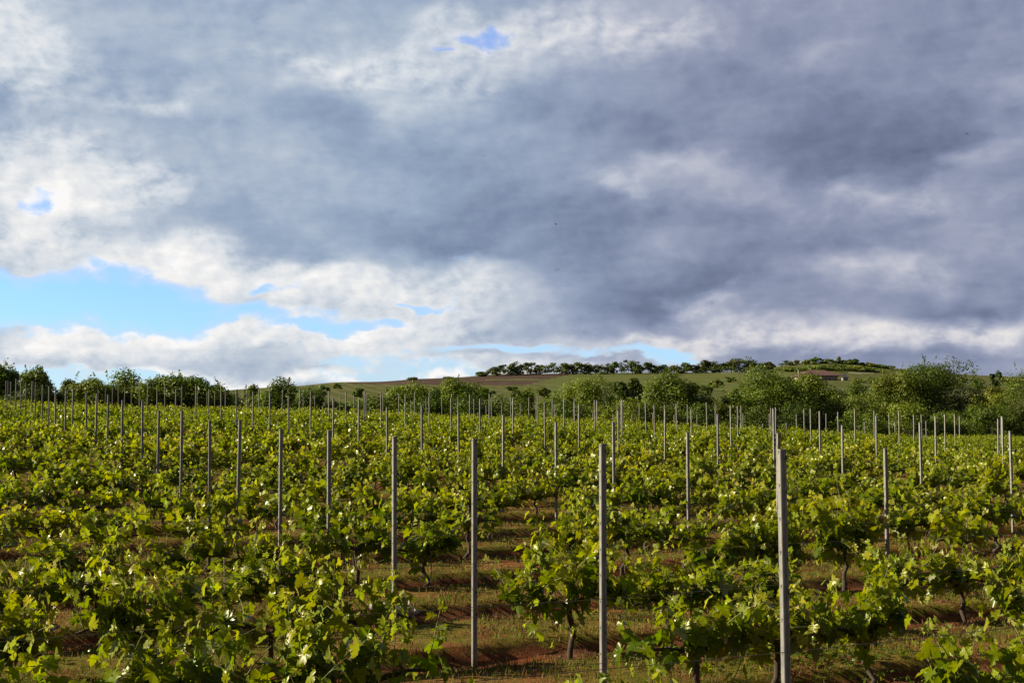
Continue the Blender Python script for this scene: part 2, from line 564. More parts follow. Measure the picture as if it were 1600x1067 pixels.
def field_patch_mat(name, a, b, c, fs, line_scale):
    m, T = new_mat(name)
    co = T.add('ShaderNodeTexCoord').outputs['Object']
    n2 = T.noise(co, 0.25, 8.0, 0.7).outputs[0]
    st = T.noise(T.vec('MULTIPLY', co, (0.015, fs, 0.0)), 1.0, 4.0, 0.6).outputs[0]
    f = T.math('ADD', T.math('MULTIPLY', n2, 0.5), T.math('MULTIPLY', st, 0.5))
    base = T.ramp(f, [(0.35, a), (0.5, b), (0.65, c)])
    p = T.add('ShaderNodeBsdfPrincipled', {'Base Color': base, 'Roughness': 1.0})
    p.inputs['Specular IOR Level'].default_value = 0.05
    T.add('ShaderNodeOutputMaterial', {0: p.outputs[0]})
    return m


def grid_faces(nr, nc):
    i = np.arange(nr - 1)[:, None] * nc + np.arange(nc - 1)[None, :]
    i = i.ravel()
    return np.stack([i, i + 1, i + nc + 1, i + nc], 1)


# one terrain sheet out to the horizon
ang = np.concatenate([np.linspace(-math.pi, -0.62, 40), np.linspace(-0.6, 0.6, 260), np.linspace(0.62, math.pi, 40)])
rad = np.concatenate([np.linspace(0.5, 70, 30), np.linspace(73, 560, 170), np.geomspace(580, 4000, 14)])
RR, AA = np.meshgrid(rad, ang, indexing='ij')
X, Y = RR * np.sin(AA), RR * np.cos(AA)
Z = terrain_z(X, Y)
S_, T_ = xy2st(X, Y)
Z = Z - 0.35 * (1 - sstep(84, 88, S_)) * (1 - sstep(52, 60, T_))
me = np_mesh('terrain', np.stack([X, Y, Z], -1).reshape(-1, 3), grid_faces(len(rad), len(ang)), None, terrain_mat())
# ploughed and meadow fields up on the slope: faces of the sheet with their own soil
me.materials.append(field_patch_mat('ploughed_earth', (0.040, 0.028, 0.024, 1), (0.072, 0.048, 0.038, 1), (0.11, 0.075, 0.055, 1), 0.22, 1))
me.materials.append(field_patch_mat('green_field', (0.055, 0.075, 0.02, 1), (0.10, 0.12, 0.035, 1), (0.15, 0.15, 0.06, 1), 0.18, 1))
me.materials.append(field_patch_mat('pale_field', (0.13, 0.15, 0.10, 1), (0.18, 0.19, 0.13, 1), (0.22, 0.22, 0.17, 1), 0.2, 1))
midR, midA = (RR[:-1, :-1] + RR[1:, 1:]) / 2, (AA[:-1, :-1] + AA[1:, 1:]) / 2
mx_, my_ = midR * np.sin(midA), np.maximum(midR * np.cos(midA), 1)
fpx = 800 + FPX * mx_ / my_
fpy = hill_px(np.clip(mx_ / my_, -0.9, 0.9), np.minimum(my_, 520))
front = (my_ > 130) & (np.abs(midA) < 0.6)
wv = 1.5 * wob(mx_, my_, 60, 4)
idx = np.zeros(fpx.shape, dtype=np.int32)
idx[front & (fpx > 545) & (fpx < 868 - (fpy - 590) * 4.0 + 2.2 * wv) & (fpy + wv < 600 + (fpx - 545) * 0.006) & (my_ < 515)] = 1
idx[front & (fpx > 760) & (fpx < 872) & (fpy > 592.5) & (fpy < 594)] = 2
idx[front & (idx == 0) & (fpx >= 850) & (fpx < 1240) & (fpy + 2 * wv < 610)] = 2
idx[front & (fpx > 1000) & (fpx < 1180) & (fpy < 583.4) & (my_ < 515)] = 3
idx[front & (fpx > 1325) & (fpx < 1366) & (fpy > 581) & (fpy < 584)] = 3
me.polygons.foreach_set('material_index', idx.ravel())
terrain = bpy.data.objects.new('terrain', me)
col.objects.link(terrain)
tag(terrain, kind='structure')

# the vineyard's own ground with its furrows and strips
sv = np.concatenate([np.arange(-6, 26, 0.075), np.arange(26, 86.1, 0.22)])
tv = np.concatenate([np.arange(-22, 26, 0.16), np.arange(26, 58, 0.5)])
SS, TT = np.meshgrid(sv, tv, indexing='ij')
mz, strip = micro_z(SS, TT)
GX, GY = st2xy(SS, TT)
edge = sstep(82, 85.5, SS)
GZ = field_z(SS, TT) + mz * (1 - edge) - edge * 0.25
cc = np.stack([strip, strip, strip], -1).reshape(-1, 3)
ground = bpy.data.objects.new('vineyard_ground', np_mesh('vineyard_ground', np.stack([GX, GY, GZ], -1).reshape(-1, 3), grid_faces(len(sv), len(tv))[:, ::-1], cc, ground_mat()))
col.objects.link(ground)
tag(ground, kind='structure')


def at_row(px, n):
    """point on vine row n in the direction of photo column px"""
    s = S0 + DS * n
    u = (px - 800) / FPX
    y = s / (CT - u * ST)
    return s, u * y * CT + y * ST


def in_view(x, y, margin=0.8):
    return y > 2 and abs(x) < 0.4 * y + margin


# ---------------------------------------------------------------- trellis posts
def post_mesh():
    """roll-formed open steel post: channel with returned lips and punched slots"""
    w, dp, th, lip = 0.050, 0.036, 0.003, 0.012
    o = [(-w / 2, dp / 2), (-w / 2, -dp / 2 + 0.004), (-w / 2 + 0.004, -dp / 2), (-0.006, -dp / 2), (-0.004, -dp / 2 + 0.004), (0.004, -dp / 2 + 0.004),
         (0.006, -dp / 2), (w / 2 - 0.004, -dp / 2), (w / 2, -dp / 2 + 0.004), (w / 2, dp / 2), (w / 2 - lip, dp / 2)]
    i = [(w / 2 - lip, dp / 2 - th), (w / 2 - th, dp / 2 - th), (w / 2 - th, -dp / 2 + th + 0.003), (w / 2 - 0.006, -dp / 2 + th), (0.007, -dp / 2 + th), (0.005, -dp / 2 + 0.008),
         (-0.005, -dp / 2 + 0.008), (-0.007, -dp / 2 + th), (-w / 2 + 0.006, -dp / 2 + th), (-w / 2 + th, -dp / 2 + th + 0.003), (-w / 2 + th, dp / 2 - th), (-w / 2 + lip, dp / 2 - th), (-w / 2 + lip, dp / 2)]
    prof = o + i
    k = len(prof)
    zs = (-0.35, 2.0)
    V = [(x, y, z) for z in zs for x, y in prof]
    F, mi = [], []
    for a in range(k):
        b = (a + 1) % k
        F.append((a, b, b + k, a + k)); mi.append(0)
    F.append(tuple(range(k, 2 * k))); mi.append(0)
    # slots punched in the web and hooks pressed out of the flanges
    z = 0.5
    while z < 1.95:
        n = len(V)
        V += [(0.012, -dp / 2 - 0.0006, z), (0.020, -dp / 2 - 0.0006, z), (0.020, -dp / 2 - 0.0006, z + 0.022), (0.012, -dp / 2 - 0.0006, z + 0.022)]
        F.append((n, n + 1, n + 2, n + 3)); mi.append(1)
        for sx in (-1, 1):
            n = len(V)
            x0 = sx * w / 2
            V += [(x0, -0.006, z + 0.03), (x0, 0.006, z + 0.03), (x0 + sx * 0.006, 0.006, z + 0.055), (x0 + sx * 0.006, -0.006, z + 0.055)]
            V += [(x0, -0.006, z + 0.036), (x0, 0.006, z + 0.036)]
            F += [(n, n + 1, n + 2, n + 3), (n + 4, n + 3, n + 2, n + 5)]; mi += [0, 0]
        z += 0.18
    me = bpy.data.meshes.new('trellis_post')
    me.from_pydata(V, [], F)
    me.materials.append(M_STEEL)
    me.materials.append(M_SLOT)
    me.polygons.foreach_set('material_index', mi)
    me.update()
    return me


OBS = {  # photo columns where posts of the first lines stand: line -> {row: (column, height of the top)}
    0: dict(enumerate([(1225, 701), (941, 693), (742, 685), (618, 681.5), (516, 672), (440, 670), (373, 655.5), (330, 656.5), (285, 642), (248, 641), (224.4, 626), (192, 625), (169.5, 616.6),
                       (151, 614.5), (136.5, 613), (114, 609), (103, 608), (88, 604.5), (77, 603.5), (67, 601), (56, 597), (50, 595), (41, 597), (33, 597), (25, 592), (18, 596)])),
    1: dict(enumerate([(1383, 700), (1212, 676), (1074.5, 675), (959, 659), (869, 659), (786, 648.6), (718, 644.7), (660, 633), (606, 636), (561, 623.7), (521.5, 622), (486, 620), (452, 618),
                       (422, 614.5), (396, 612), (371, 609), (346.5, 605), (326, 608), (306.6, 603), (285, 603), (275, 608), (258.5, 601), (246, 604), (231, 597), (219, 599), (206, 601), (195.5, 603), (185.6, 601)], 3)),
    2: dict(enumerate([(1578, 673), (1437.5, 660), (1315, 664), (1209, 638), (1121, 647), (1038, 639), (966, 641), (904, 631.5), (852, 627.6), (801, 622), (750, 623)], 5)),
    3: {8: (1565, 651), 9: (1460, 650), 10: (1368, 649), 11: (1280, 642), 13: (1142, 633.6), 14: (1080, 639), 15: (1023, 632), 16: (972, 624), 17: (930, 624.5), 18: (881, 622), 19: (840, 618)},
    4: {12: (1475, 647), 13: (1404, 642), 14: (1335, 639), 15: (1266, 638)},
    5: {15: (1491, 647), 16: (1426, 648.6), 17: (1365, 641), 18: (1309, 643), 19: (1256, 638.6)},
}
LINES = [(4.72, 0.006, 0, 30), (11.33, -0.006, 3, 33), (18.5, -0.05, 5, 33), (25.54, -0.06, 8, 33), (33.06, -0.095, 11, 33), (41.09, -0.146, 14, 33), (48.8, -0.17, 18, 33), (56.2, -0.19, 21, 33)]
PM = post_mesh()
posts_by_row = {}
for li, (a, b, n0, n1) in enumerate(LINES):
    for n in range(n0, n1 + 1):
        s, t = S0 + DS * n, a + b * n + rnd.uniform(-0.1, 0.1)
        h = 2.0 + rnd.uniform(-0.07, 0.07)
        top = None
        if n in OBS.get(li, {}):
            px, py = OBS[li][n]
            s, t = at_row(px, n)
            x, y = st2xy(s, t)
            h = ZC + (HORIZON - py) / FPX * y - float(field_z(s, t))
        x, y = st2xy(s, t)
        if not in_view(x, y, 0.1):
            continue
        o = bpy.data.objects.new('trellis_post', PM)
        col.objects.link(o)
        o.location = (x, y, float(field_z(s, t)))
        o.scale = (0.9, 0.9, h / 2.0)
        tilt = 0.006 if n in OBS.get(li, {}) else 0.012
        o.rotation_euler = (rnd.gauss(0, tilt), rnd.gauss(0, tilt), TH + rnd.gauss(0, 0.05))
        posts_by_row.setdefault(n, []).append((x / y, o))
for n, lst in posts_by_row.items():
    lst.sort(key=lambda q: q[0])
    for k, (u, o) in enumerate(lst, 1):
        where = 'only one in view' if len(lst) == 1 else (nth(k) + ' from the left')
        tag(o, 'grey steel post rising from the %s vine row from the front, %s' % (nth(n + 2), where), 'trellis post', 'steel posts of the vineyard trellis')

# ---------------------------------------------------------------- trellis wires
for n in range(-1, 10):
    s = S0 + DS * n
    x0, x1 = (-0.46, 0.46)
    ta, tb = [(u * s / (CT - u * ST)) * CT + s / (CT - u * ST) * ST for u in (x0, x1)]
    for hh, word in ((0.52, 'lower'), (0.98, 'upper')):
        pts = []
        for t in np.arange(ta, tb + 0.5, 0.55):
            x, y = st2xy(s - 0.028, t)
            pts.append((x, y, float(field_z(s, t)) + hh + 0.012 * math.sin(t * 0.95)))
        sp = Soup()
        sp.add(*tube(pts, 0.0021, 4, False))
        o = sp.obj('trellis_wire', M_WIRE)
        tag(o, 'thin %s trellis wire strung along the %s vine row from the front' % (word, nth(n + 2)), 'wire', 'trellis wires')

# ---------------------------------------------------------------- vines
HALF = [(0.0, 0.10), (0.06, -0.06), (0.17, -0.19), (0.27, -0.16), (0.34, -0.20), (0.43, -0.05), (0.47, 0.08), (0.38, 0.12), (0.33, 0.17), (0.43, 0.24), (0.50, 0.30), (0.52, 0.46), (0.42, 0.46), (0.33, 0.47), (0.24, 0.46),
        (0.27, 0.56), (0.22, 0.62), (0.20, 0.74), (0.10, 0.80), (0.0, 0.95)]
OUT = HALF + [(-x, y) for x, y in HALF[-2:0:-1]]
LEAF2 = np.array([(0.0, 0.22)] + OUT)
LF = np.array([(0, k, k % len(OUT) + 1) for k in range(1, len(OUT) + 1)])
SIMPLE = np.array([(0, 0.2), (0.0, -0.05), (0.42, -0.12), (0.50, 0.40), (0.2, 0.62), (0, 0.92), (-0.2, 0.62), (-0.50, 0.40), (-0.42, -0.12)])
SF = np.array([(0, k, k % 8 + 1) for k in range(1, 9)])
MINI = np.array([(0.0, -0.1), (0.48, 0.22), (0.0, 0.9), (-0.48, 0.22)])
MF = np.array([(0, 1, 2), (0, 2, 3)])


def leaf(g, sp, pos, tipdir, normal, size, colour, shape, faces, curl=1.0):
    y = np.array(tipdir, float)
    n = np.array(normal, float)
    y -= n * y.dot(n) / n.dot(n)
    y /= np.linalg.norm(y) + 1e-9
    n /= np.linalg.norm(n) + 1e-9
    x = np.cross(y, n)
    P = shape * size * np.array([g.uniform(0.88, 1.12), 1.0])
    fold = g.uniform(-0.1, 0.55) * curl
    droop = g.uniform(0.0, 0.6) * curl
    r2 = (P ** 2).sum(1) / size
    z = fold * np.abs(P[:, 0]) - droop * r2 + g.normal(0, 0.035, len(P)) * size
    V = np.array(pos) + P[:, :1] * x + P[:, 1:2] * y + z[:, None] * n
    sp.add(V, faces, np.clip(np.array(colour), 0.004, 0.9))


def leaf_colour(g, age):
    """age 0 = shoot tip, 1 = grown leaf"""
    tip, young, grown, deep = np.array((0.30, 0.32, 0.09)), np.array((0.255, 0.280, 0.016)), np.array((0.163, 0.202, 0.008)), np.array((0.072, 0.116, 0.006))
    if age < 0.3:
        c = tip + (young - tip) * (age / 0.3)
    elif age < 0.6:
        c = young + (grown - young) * ((age - 0.3) / 0.3)
    else:
        c = grown + (deep - grown) * ((age - 0.6) / 0.4) * g.uniform(0, 1.1)
    if g.random() < 0.012:
        c = np.array((0.32, 0.33, 0.03))
    if g.random() < 0.013:
        c = np.array((0.40, 0.43, 0.26))
    return c * g.uniform(0.75, 1.28) * np.array((g.uniform(0.88, 1.12), 1, g.uniform(0.8, 1.2)))


def vine_parts(seed, shape, faces, dens=1.0, wood=True, size_k=1.0, tall=1.0, hang=0.30):
    g = np.random.default_rng(seed)
    trunk, canes, leaves = Soup(), Soup(), Soup()
    head = np.array([g.normal(0, 0.05), g.normal(0, 0.03), g.uniform(0.46, 0.56)])
    k = 8
    tt = np.linspace(0, 1, k)
    bend = g.normal(0, 0.026, (k, 3)) * np.sin(tt * math.pi)[:, None]
    path = np.array([0, 0, -0.08]) + (head - np.array([0, 0, -0.08])) * tt[:, None] + bend
    trunk.add(*tube(path, np.linspace(0.030, 0.020, k) * g.uniform(0.85, 1.2, k), 7))
    arms = []
    for sx in (-1, 1):
        L = g.uniform(0.34, 0.54)
        q = np.linspace(0, 1, 6)
        p = head + np.stack([sx * L * q, g.normal(0, 0.02, 6) * q, 0.05 * np.sin(q * 3) + 0.03 * q + g.normal(0, 0.012, 6)], 1)
        trunk.add(*tube(p, np.linspace(0.020, 0.009, 6) * g.uniform(0.85, 1.2, 6), 6))
        arms.append(p)
    ns = int(round(g.integers(16, 21) * dens))
    for i in range(ns):
        a = arms[i % 2]
        f = g.uniform(0.02, 1.0) * 5
        j = min(int(f), 4)
        base = a[j] + (a[j + 1] - a[j]) * (f - j)
        kind = g.random()
        L = g.uniform(0.28, 0.62) * tall
        if kind < hang:
            d = np.array([g.normal(0, 0.5), g.normal(0, 0.6), g.uniform(-0.75, 0.25)])
            L *= 0.62 + 0.5 * (hang - 0.3)
        else:
            d = np.array([g.normal(0, 0.50), g.normal(0, 0.36), 1.0])
        d /= np.linalg.norm(d)
        m = 8
        q = np.linspace(0, 1, m)
        side = np.array([g.normal(0, 0.16), g.normal(0, 0.16), 0])
        p = base + d * L * q[:, None] + side * (q ** 2)[:, None] - np.array([0, 0, 0.10 * g.uniform(0, 1)]) * (q ** 3)[:, None]
        if wood:
            canes.add(*tube(p, np.linspace(0.0050, 0.0016, m), 5))
        nl = max(4, int(L / 0.046))
        ph = g.uniform(0, 6.28)
        for l in range(nl):
            f = (l + 0.6) / nl
            jj = min(int(f * (m - 1)), m - 2)
            pos = p[jj] + (p[jj + 1] - p[jj]) * (f * (m - 1) - jj)
            aa = ph + l * math.pi + g.normal(0, 0.5)
            o = np.array([math.cos(aa), math.sin(aa), 0])
            age = np.clip(1.05 - f * 1.0 + g.normal(0, 0.10), 0.0, 1.0)
            sz = (0.042 + 0.102 * age ** 0.7) * g.uniform(0.8, 1.25) * size_k
            pet = (0.03 + 0.055 * age) * g.uniform(0.7, 1.2)
            lp = pos + o * pet + np.array([0, 0, pet * g.uniform(0.0, 0.7)])
            if wood and age > 0.25:
                canes.add(*tube([pos, (pos + lp) / 2 + np.array([0, 0, 0.006]), lp], 0.0013, 4, False))
            nrm = np.array([0, 0, g.uniform(0.15, 1.0)]) + o * g.uniform(0.1, 0.9) + g.normal(0, 0.38, 3)
            tip = o * g.uniform(0.3, 1.0) + np.array([0, 0, -g.uniform(0.1, 1.1)]) + g.normal(0, 0.3, 3)
            if age < 0.22:
                tip = d + o * 0.8
                nrm = o + g.normal(0, 0.5, 3)
            leaf(g, leaves, lp, tip, nrm, sz, leaf_colour(g, age), shape, faces, 1.0 if age > 0.25 else 1.7)
    return trunk, canes, leaves


NEAR, MID = 16, 12
protos_near = []
for k in range(NEAR):
    tr, ca, le = vine_parts(1000 + k, LEAF2, LF, 1.12 + 0.28 * math.sin(k * 2.1), size_k=0.98, hang=0.40, tall=0.95 + 0.15 * math.sin(k * 1.3))
    protos_near.append((tr.mesh('trunk', M_BARK), ca.mesh('canes', M_CANE), le.mesh('foliage', M_LEAF)))
protos_mid = []
for k in range(MID):
    tr, ca, le = vine_parts(2000 + k, SIMPLE, SF, 0.92 + 0.24 * math.sin(k * 2.3), tall=0.92 + 0.12 * math.sin(k * 1.7))
    protos_mid.append((tr.mesh('trunk', M_BARK), ca.mesh('canes', M_CANE), le.mesh('foliage', M_LEAF)))
protos_far = []
for k in range(10):
    tr, ca, le = vine_parts(3000 + k, MINI, MF, 0.74, wood=False, size_k=1.1, tall=0.84 + 0.12 * math.sin(k * 1.7))
    protos_far.append((tr.arrays(), le.arrays()))

# places without vines in the first rows: (row, from photo column, to photo column)
GAPS = [(0, 1105, 1425), (0, 742, 800), (0, 170, 345), (1, 222, 305), (1, 1390, 1490), (1, 700, 800), (2, 690, 800), (2, 1250, 1330), (3, 700, 835), (3, 1350, 1420), (3, 480, 590),
        (4, 700, 770), (4, 1290, 1350), (4, 560, 620), (5, 740, 860), (5, 1450, 1500), (6, 500, 560), (6, 850, 905), (7, 900, 960), (7, 1060, 1100), (8, 640, 690)]
post_t = {n: [xy2st(o.location.x, o.location.y)[1] for _, o in l] for n, l in posts_by_row.items()}
spots = []
for n in range(-2, 34):
    s = S0 + DS * n
    if s < 1.2:
        continue
    lo, hi = [(u * s / (CT - u * ST)) * CT + s / (CT - u * ST) * ST for u in (-0.46, 0.62)]
    t = lo - 2.5 + rnd.uniform(0, 0.5)
    while t < hi + 1.5:
        tj = t + rnd.uniform(-0.12, 0.12)
        t += 0.84 if n < 2 else (0.97 if n < 12 else 0.92)
        x, y = st2xy(s, tj)
        if y < 3.2:
            continue
        px = 800 + FPX * x / y
        if rnd.random() < (0.06 if n > 3 else 0.05 if n > 1 else 0.0):
            continue
        if n < 7 and any(abs(tj - pt) < 0.26 for pt in post_t.get(n, ())):
            continue
        if any(n == g[0] and g[1] < px < g[2] for g in GAPS):
            continue
        spots.append((math.hypot(x, y), n, s + rnd.gauss(0, 0.03), tj, x / y, in_view(x, y, 0.45)))
spots.sort()
vis = [q for q in spots if q[5] and q[1] >= -1][:300]
chosen = set(id(q) for q in vis)
far = Soup()
vines_by_row = {}
seen = {}
for q in spots:
    dist, n, s, t, u, v = q
    x, y = st2xy(s, t)
    z = float(field_z(s, t)) + 0.0
    k = rnd.random()
    rz = TH + (math.pi if rnd.random() < 0.5 else 0) + rnd.gauss(0, 0.08)
    scl = rnd.uniform(0.9, 1.1) if n > 0 else rnd.uniform(0.95, 1.12)
    if id(q) in chosen:
        if dist < 17:
            bank, i = protos_near, int(k * NEAR)
        else:
            bank, i = protos_mid, int(k * MID)
        key = (id(bank), i)
        if key not in seen:
            root = empty('grapevine', (x, y, z), rz)
            for nm, me_ in zip(('trunk', 'canes', 'foliage'), bank[i]):
                o = bpy.data.objects.new(nm, me_)
                col.objects.link(o)
                o.parent = root
            seen[key] = root
        else:
            root = copy_thing(seen[key])
            root.location = (x, y, z)
            root.rotation_euler = (0, 0, rz)
        root.scale = (scl * rnd.uniform(0.92, 1.1), scl * rnd.uniform(0.92, 1.1), scl * rnd.uniform(0.9, 1.12))
        vines_by_row.setdefault(n, []).append((u, root))
    else:
        i = int(k * len(protos_far))
        ca_, sa_ = math.cos(rz) * scl, math.sin(rz) * scl
        (V1, F1, C1), (V2, F2, C2) = protos_far[i]
        for V, F, C in (((V1, F1, np.full((len(V1), 3), (0.05, 0.04, 0.03))),) if dist < 45 else ()) + ((V2, F2, C2 * rnd.uniform(0.85, 1.15)),):
            W = np.stack([V[:, 0] * ca_ - V[:, 1] * sa_ + x, V[:, 0] * sa_ + V[:, 1] * ca_ + y, V[:, 2] * scl + z], 1)
            far.add(W, F, C)
o = far.obj('distant_grapevines', M_LEAF)
tag(o, 'countless small green vines merging into rows up the vineyard', 'grapevines', kind='stuff')
for n, lst in vines_by_row.items():
    lst.sort(key=lambda q: q[0])
    for k, (u, o) in enumerate(lst, 1):
        tag(o, 'leafy green grapevine, %s from the left in the %s vine row from the front' % (nth(k), nth(n + 2)), 'grapevine', 'grapevines trained along the trellis rows')
print('VINES', len(vis), len(spots), 'rows', {n: len(l) for n, l in sorted(vines_by_row.items())}, 'far tris', sum(len(f) for f in far.f))

# thin support rods beside the nearest trunks
rods = {}
for n in range(0, 7):
    for u, root in vines_by_row.get(n, []):
        if rnd.random() < 0.45 and abs(u) < 0.41:
            x, y, z = root.location
            sp = Soup()
            dx, dy = 0.05 * math.cos(TH) + rnd.uniform(-.02, .02), 0.05 * math.sin(TH) - 0.04
            h = rnd.uniform(0.62, 0.95)
            sp.add(*tube([(0, 0, -0.1), (rnd.uniform(-.02, .02), 0, h * 0.5), (rnd.uniform(-.03, .03), rnd.uniform(-.02, .02), h)], 0.0055, 6))
            o = sp.obj('support_rod', M_ROD)
            o.location = (x + dx, y + dy, z)
            rods.setdefault(n, []).append((u, o))
for n, lst in rods.items():
    lst.sort(key=lambda q: q[0])
    for k, (u, o) in enumerate(lst, 1):
        tag(o, 'thin rusty rod beside a vine trunk, %s rod from the left in the %s row' % (nth(k), nth(n + 2)), 'support rod', 'thin support rods beside vine trunks')

# ---------------------------------------------------------------- grass and weeds on the ground
def blades(name, count, label, accept, hrange, wrange, colours, lean, smax=26, cat='grass'):
    g = np.random.default_rng(len(name) * 7 + count)
    n0 = count * 6
    # more of them near the camera: draw depth with falling density
    s = 3.0 + (smax - 3.0) * g.random(n0) ** 1.5
    u = g.uniform(-0.43, 0.43, n0)
    y = s / (CT - u * ST)
    x = u * y
    s, t = xy2st(x, y)
    ok = accept(s, t, g)
    s, t, x, y = (q[ok][:count] for q in (s, t, x, y))
    m = len(s)
    z = ground_z(s, t)
    h = g.uniform(*hrange, m) * np.clip(0.8 + 0.5 * wob(s, t, 1.7, 5), 0.4, 1.4)
    w = g.uniform(*wrange, m) * np.clip(y / 10, 0.8, 2.2)
    a = g.uniform(0, 6.28, m)
    b = g.uniform(0, 6.28, m)
    ln = np.abs(g.normal(0, lean, m)) * h
    base = np.stack([x, y, z - 0.01], 1)
    side = np.stack([np.cos(a), np.sin(a), 0 * a], 1) * w[:, None]
    tip = base + np.stack([np.cos(b) * ln, np.sin(b) * ln, h], 1)
    mid = (base + tip) / 2 + np.stack([0 * h, 0 * h, h * 0.12], 1)
    V = np.stack([base - side, base + side, mid + side * 0.7, mid - side * 0.7, tip], 1).reshape(-1, 3)
    i = np.arange(m)[:, None] * 5
    F = np.concatenate([i + np.array([0, 1, 2]), i + np.array([0, 2, 3]), i + np.array([3, 2, 4])])
    C = np.array(colours)[g.integers(0, len(colours), m)] * g.uniform(0.7, 1.3, m)[:, None]
    o = bpy.data.objects.new(name, np_mesh(name, V, F, np.repeat(C, 5, 0), M_GRASS, False))
    col.objects.link(o)
    return tag(o, label, cat, kind='stuff')


def on_strip(s, t, g):
    return (micro_z(s, t)[1] > 0.7) & (wob(s, t, 2.3, 4) + g.normal(0, 0.25, len(s)) > -0.25)


def on_soil(s, t, g):
    return (wob(s, t, 1.4, 3) + g.normal(0, 0.2, len(s)) > np.where(micro_z(s, t)[1] < 0.6, -0.15, 0.22))


blades('grass', 110000, 'short yellowing grass on the strips between the vine rows', on_strip, (0.02, 0.10), (0.002, 0.005),
       [(0.12, 0.17, 0.014), (0.085, 0.14, 0.010), (0.16, 0.17, 0.02), (0.20, 0.13, 0.03), (0.15, 0.06, 0.025)], 0.5)
blades('dry_weeds', 95000, 'low reddish dried weeds on the tilled soil under the vines', on_soil, (0.015, 0.07), (0.003, 0.008),
       [(0.15, 0.05, 0.026), (0.10, 0.035, 0.02), (0.19, 0.085, 0.04), (0.22, 0.14, 0.07), (0.08, 0.09, 0.014)], 1.2, cat='weeds')


def weed_patch():
    g = np.random.default_rng(77)
    sp = Soup()
    for cx, cy_px, n_, rad_ in ((1310, 1052, 260, 0.55), (1240, 1045, 160, 0.4), (1390, 1050, 160, 0.4), (1060, 1050, 80, 0.35), (1180, 1060, 120, 0.4), (280, 1035, 160, 0.45), (1450, 940, 60, 0.3)):
        d = (ZC + 0.05) * FPX / (cy_px - HORIZON)
        x0, y0 = (cx - 800) / FPX * d, d
        for _ in range(n_):
            x, y = x0 + g.normal(0, rad_), y0 + g.normal(0, rad_ * 0.8)
            s, t = xy2st(x, y)
            z = float(ground_z(s, t)) + g.uniform(0.01, 0.09)
            c = np.array((0.085, 0.125, 0.014)) * g.uniform(0.7, 1.5)
            leaf(g, sp, (x, y, z), g.normal(0, 1, 3) * (1, 1, 0.4), (g.normal(0, .5), g.normal(0, .5), 1), g.uniform(0.02, 0.05), c, SIMPLE, SF)
    return tag(sp.obj('green_weeds', M_LEAF), 'low patch of green broad-leaved weeds on dark soil between front vines', 'weeds', kind='stuff')


weed_patch()


def clods():
    g = np.random.default_rng(9)
    sp = Soup()
    ico = np.array([(0, 0, 1), (.9, 0, .3), (.28, .85, .3), (-.72, .53, .3), (-.72, -.53, .3), (.28, -.85, .3), (.6, .5, -.4), (-.3, .8, -.4), (-.8, 0, -.4), (-.3, -.8, -.4), (.6, -.5, -.4)])
    fc = [(0, 1, 2), (0, 2, 3), (0, 3, 4), (0, 4, 5), (0, 5, 1), (1, 6, 2), (2, 6, 7), (2, 7, 3), (3, 7, 8), (3, 8, 4), (4, 8, 9), (4, 9, 5), (5, 9, 10), (5, 10, 1), (1, 10, 6)]
    for _ in range(2600):
        u = g.uniform(-0.42, 0.42)
        s = 4 + 16 * g.random() ** 1.4
        y = s / (CT - u * ST)
        x = u * y
        s, t = xy2st(x, y)
        if micro_z(s, t)[1] > 0.5:
            continue
        r = 0.012 + 0.03 * g.random() ** 3
        V = ico * g.uniform(0.7, 1.25, (11, 1)) * r * np.array([g.uniform(.8, 1.3), 1, 0.75])
        sp.add(V + np.array([x, y, float(ground_z(s, t)) + r * 0.2]), fc, np.array((0.10, 0.06, 0.042)) * g.uniform(0.6, 1.7))
    return tag(sp.obj('soil_clods', attr_mat('clod_soil'), smooth=False), 'brown crumbs and clods of tilled soil along the front rows', 'soil', kind='stuff')


clods()

# a pale bent stick and a clump of grey prunings on the soil
def ground_point(px, py):
    d = 10.0
    for _ in range(30):
        x = (px - 800) / FPX * d
        s, t = xy2st(x, d)
        d = 0.5 * d + 0.5 * (ZC - float(ground_z(s, t))) * FPX / (py - HORIZON)
    x = (px - 800) / FPX * d
    s, t = xy2st(x, d)
    return x, d, float(ground_z(s, t))


x, y, z = ground_point(306, 984)
sp = Soup()
sp.add(*tube([(0.02, 0, 0.0), (-0.03, 0.01, 0.05), (-0.035, 0.02, 0.11), (0.0, 0.02, 0.18)], [0.009, 0.011, 0.010, 0.006], 6))
o = sp.obj('dry_stick', M_DRY)
o.location = (x, y, z)
tag(o, 'pale bent stick poking up from the shaded soil under vines', 'stick')
x, y, z = ground_point(618, 968)
g = np.random.default_rng(4)
sp = Soup()
hub = np.array([0.0, 0.0, 0.0])
for _ in range(70):
    a = g.uniform(0, 6.28)
    p1 = np.array([math.cos(a) * 0.30 * g.random() ** 0.6, math.sin(a) * 0.12 * g.random() ** 0.6, g.uniform(0.03, 0.15)])
    sp.add(*tube([hub, p1 * (0.5, 0.5, 0.9) + g.normal(0, 0.015, 3), p1], [0.005, 0.004, 0.003], 4))
    leaf(g, sp, p1, g.normal(0, 1, 3), g.normal(0, 1, 3), g.uniform(0.03, 0.06), (1, 1, 1), SIMPLE, SF, 1.6)
o = sp.obj('dry_weed', simple_mat('grey_dry_leaf', (0.26, 0.25, 0.25), 0.9, var=0.3))
o.location = (x, y, z)
tag(o, 'small grey dried weed at the foot of a steel post', 'weed', kind='stuff')

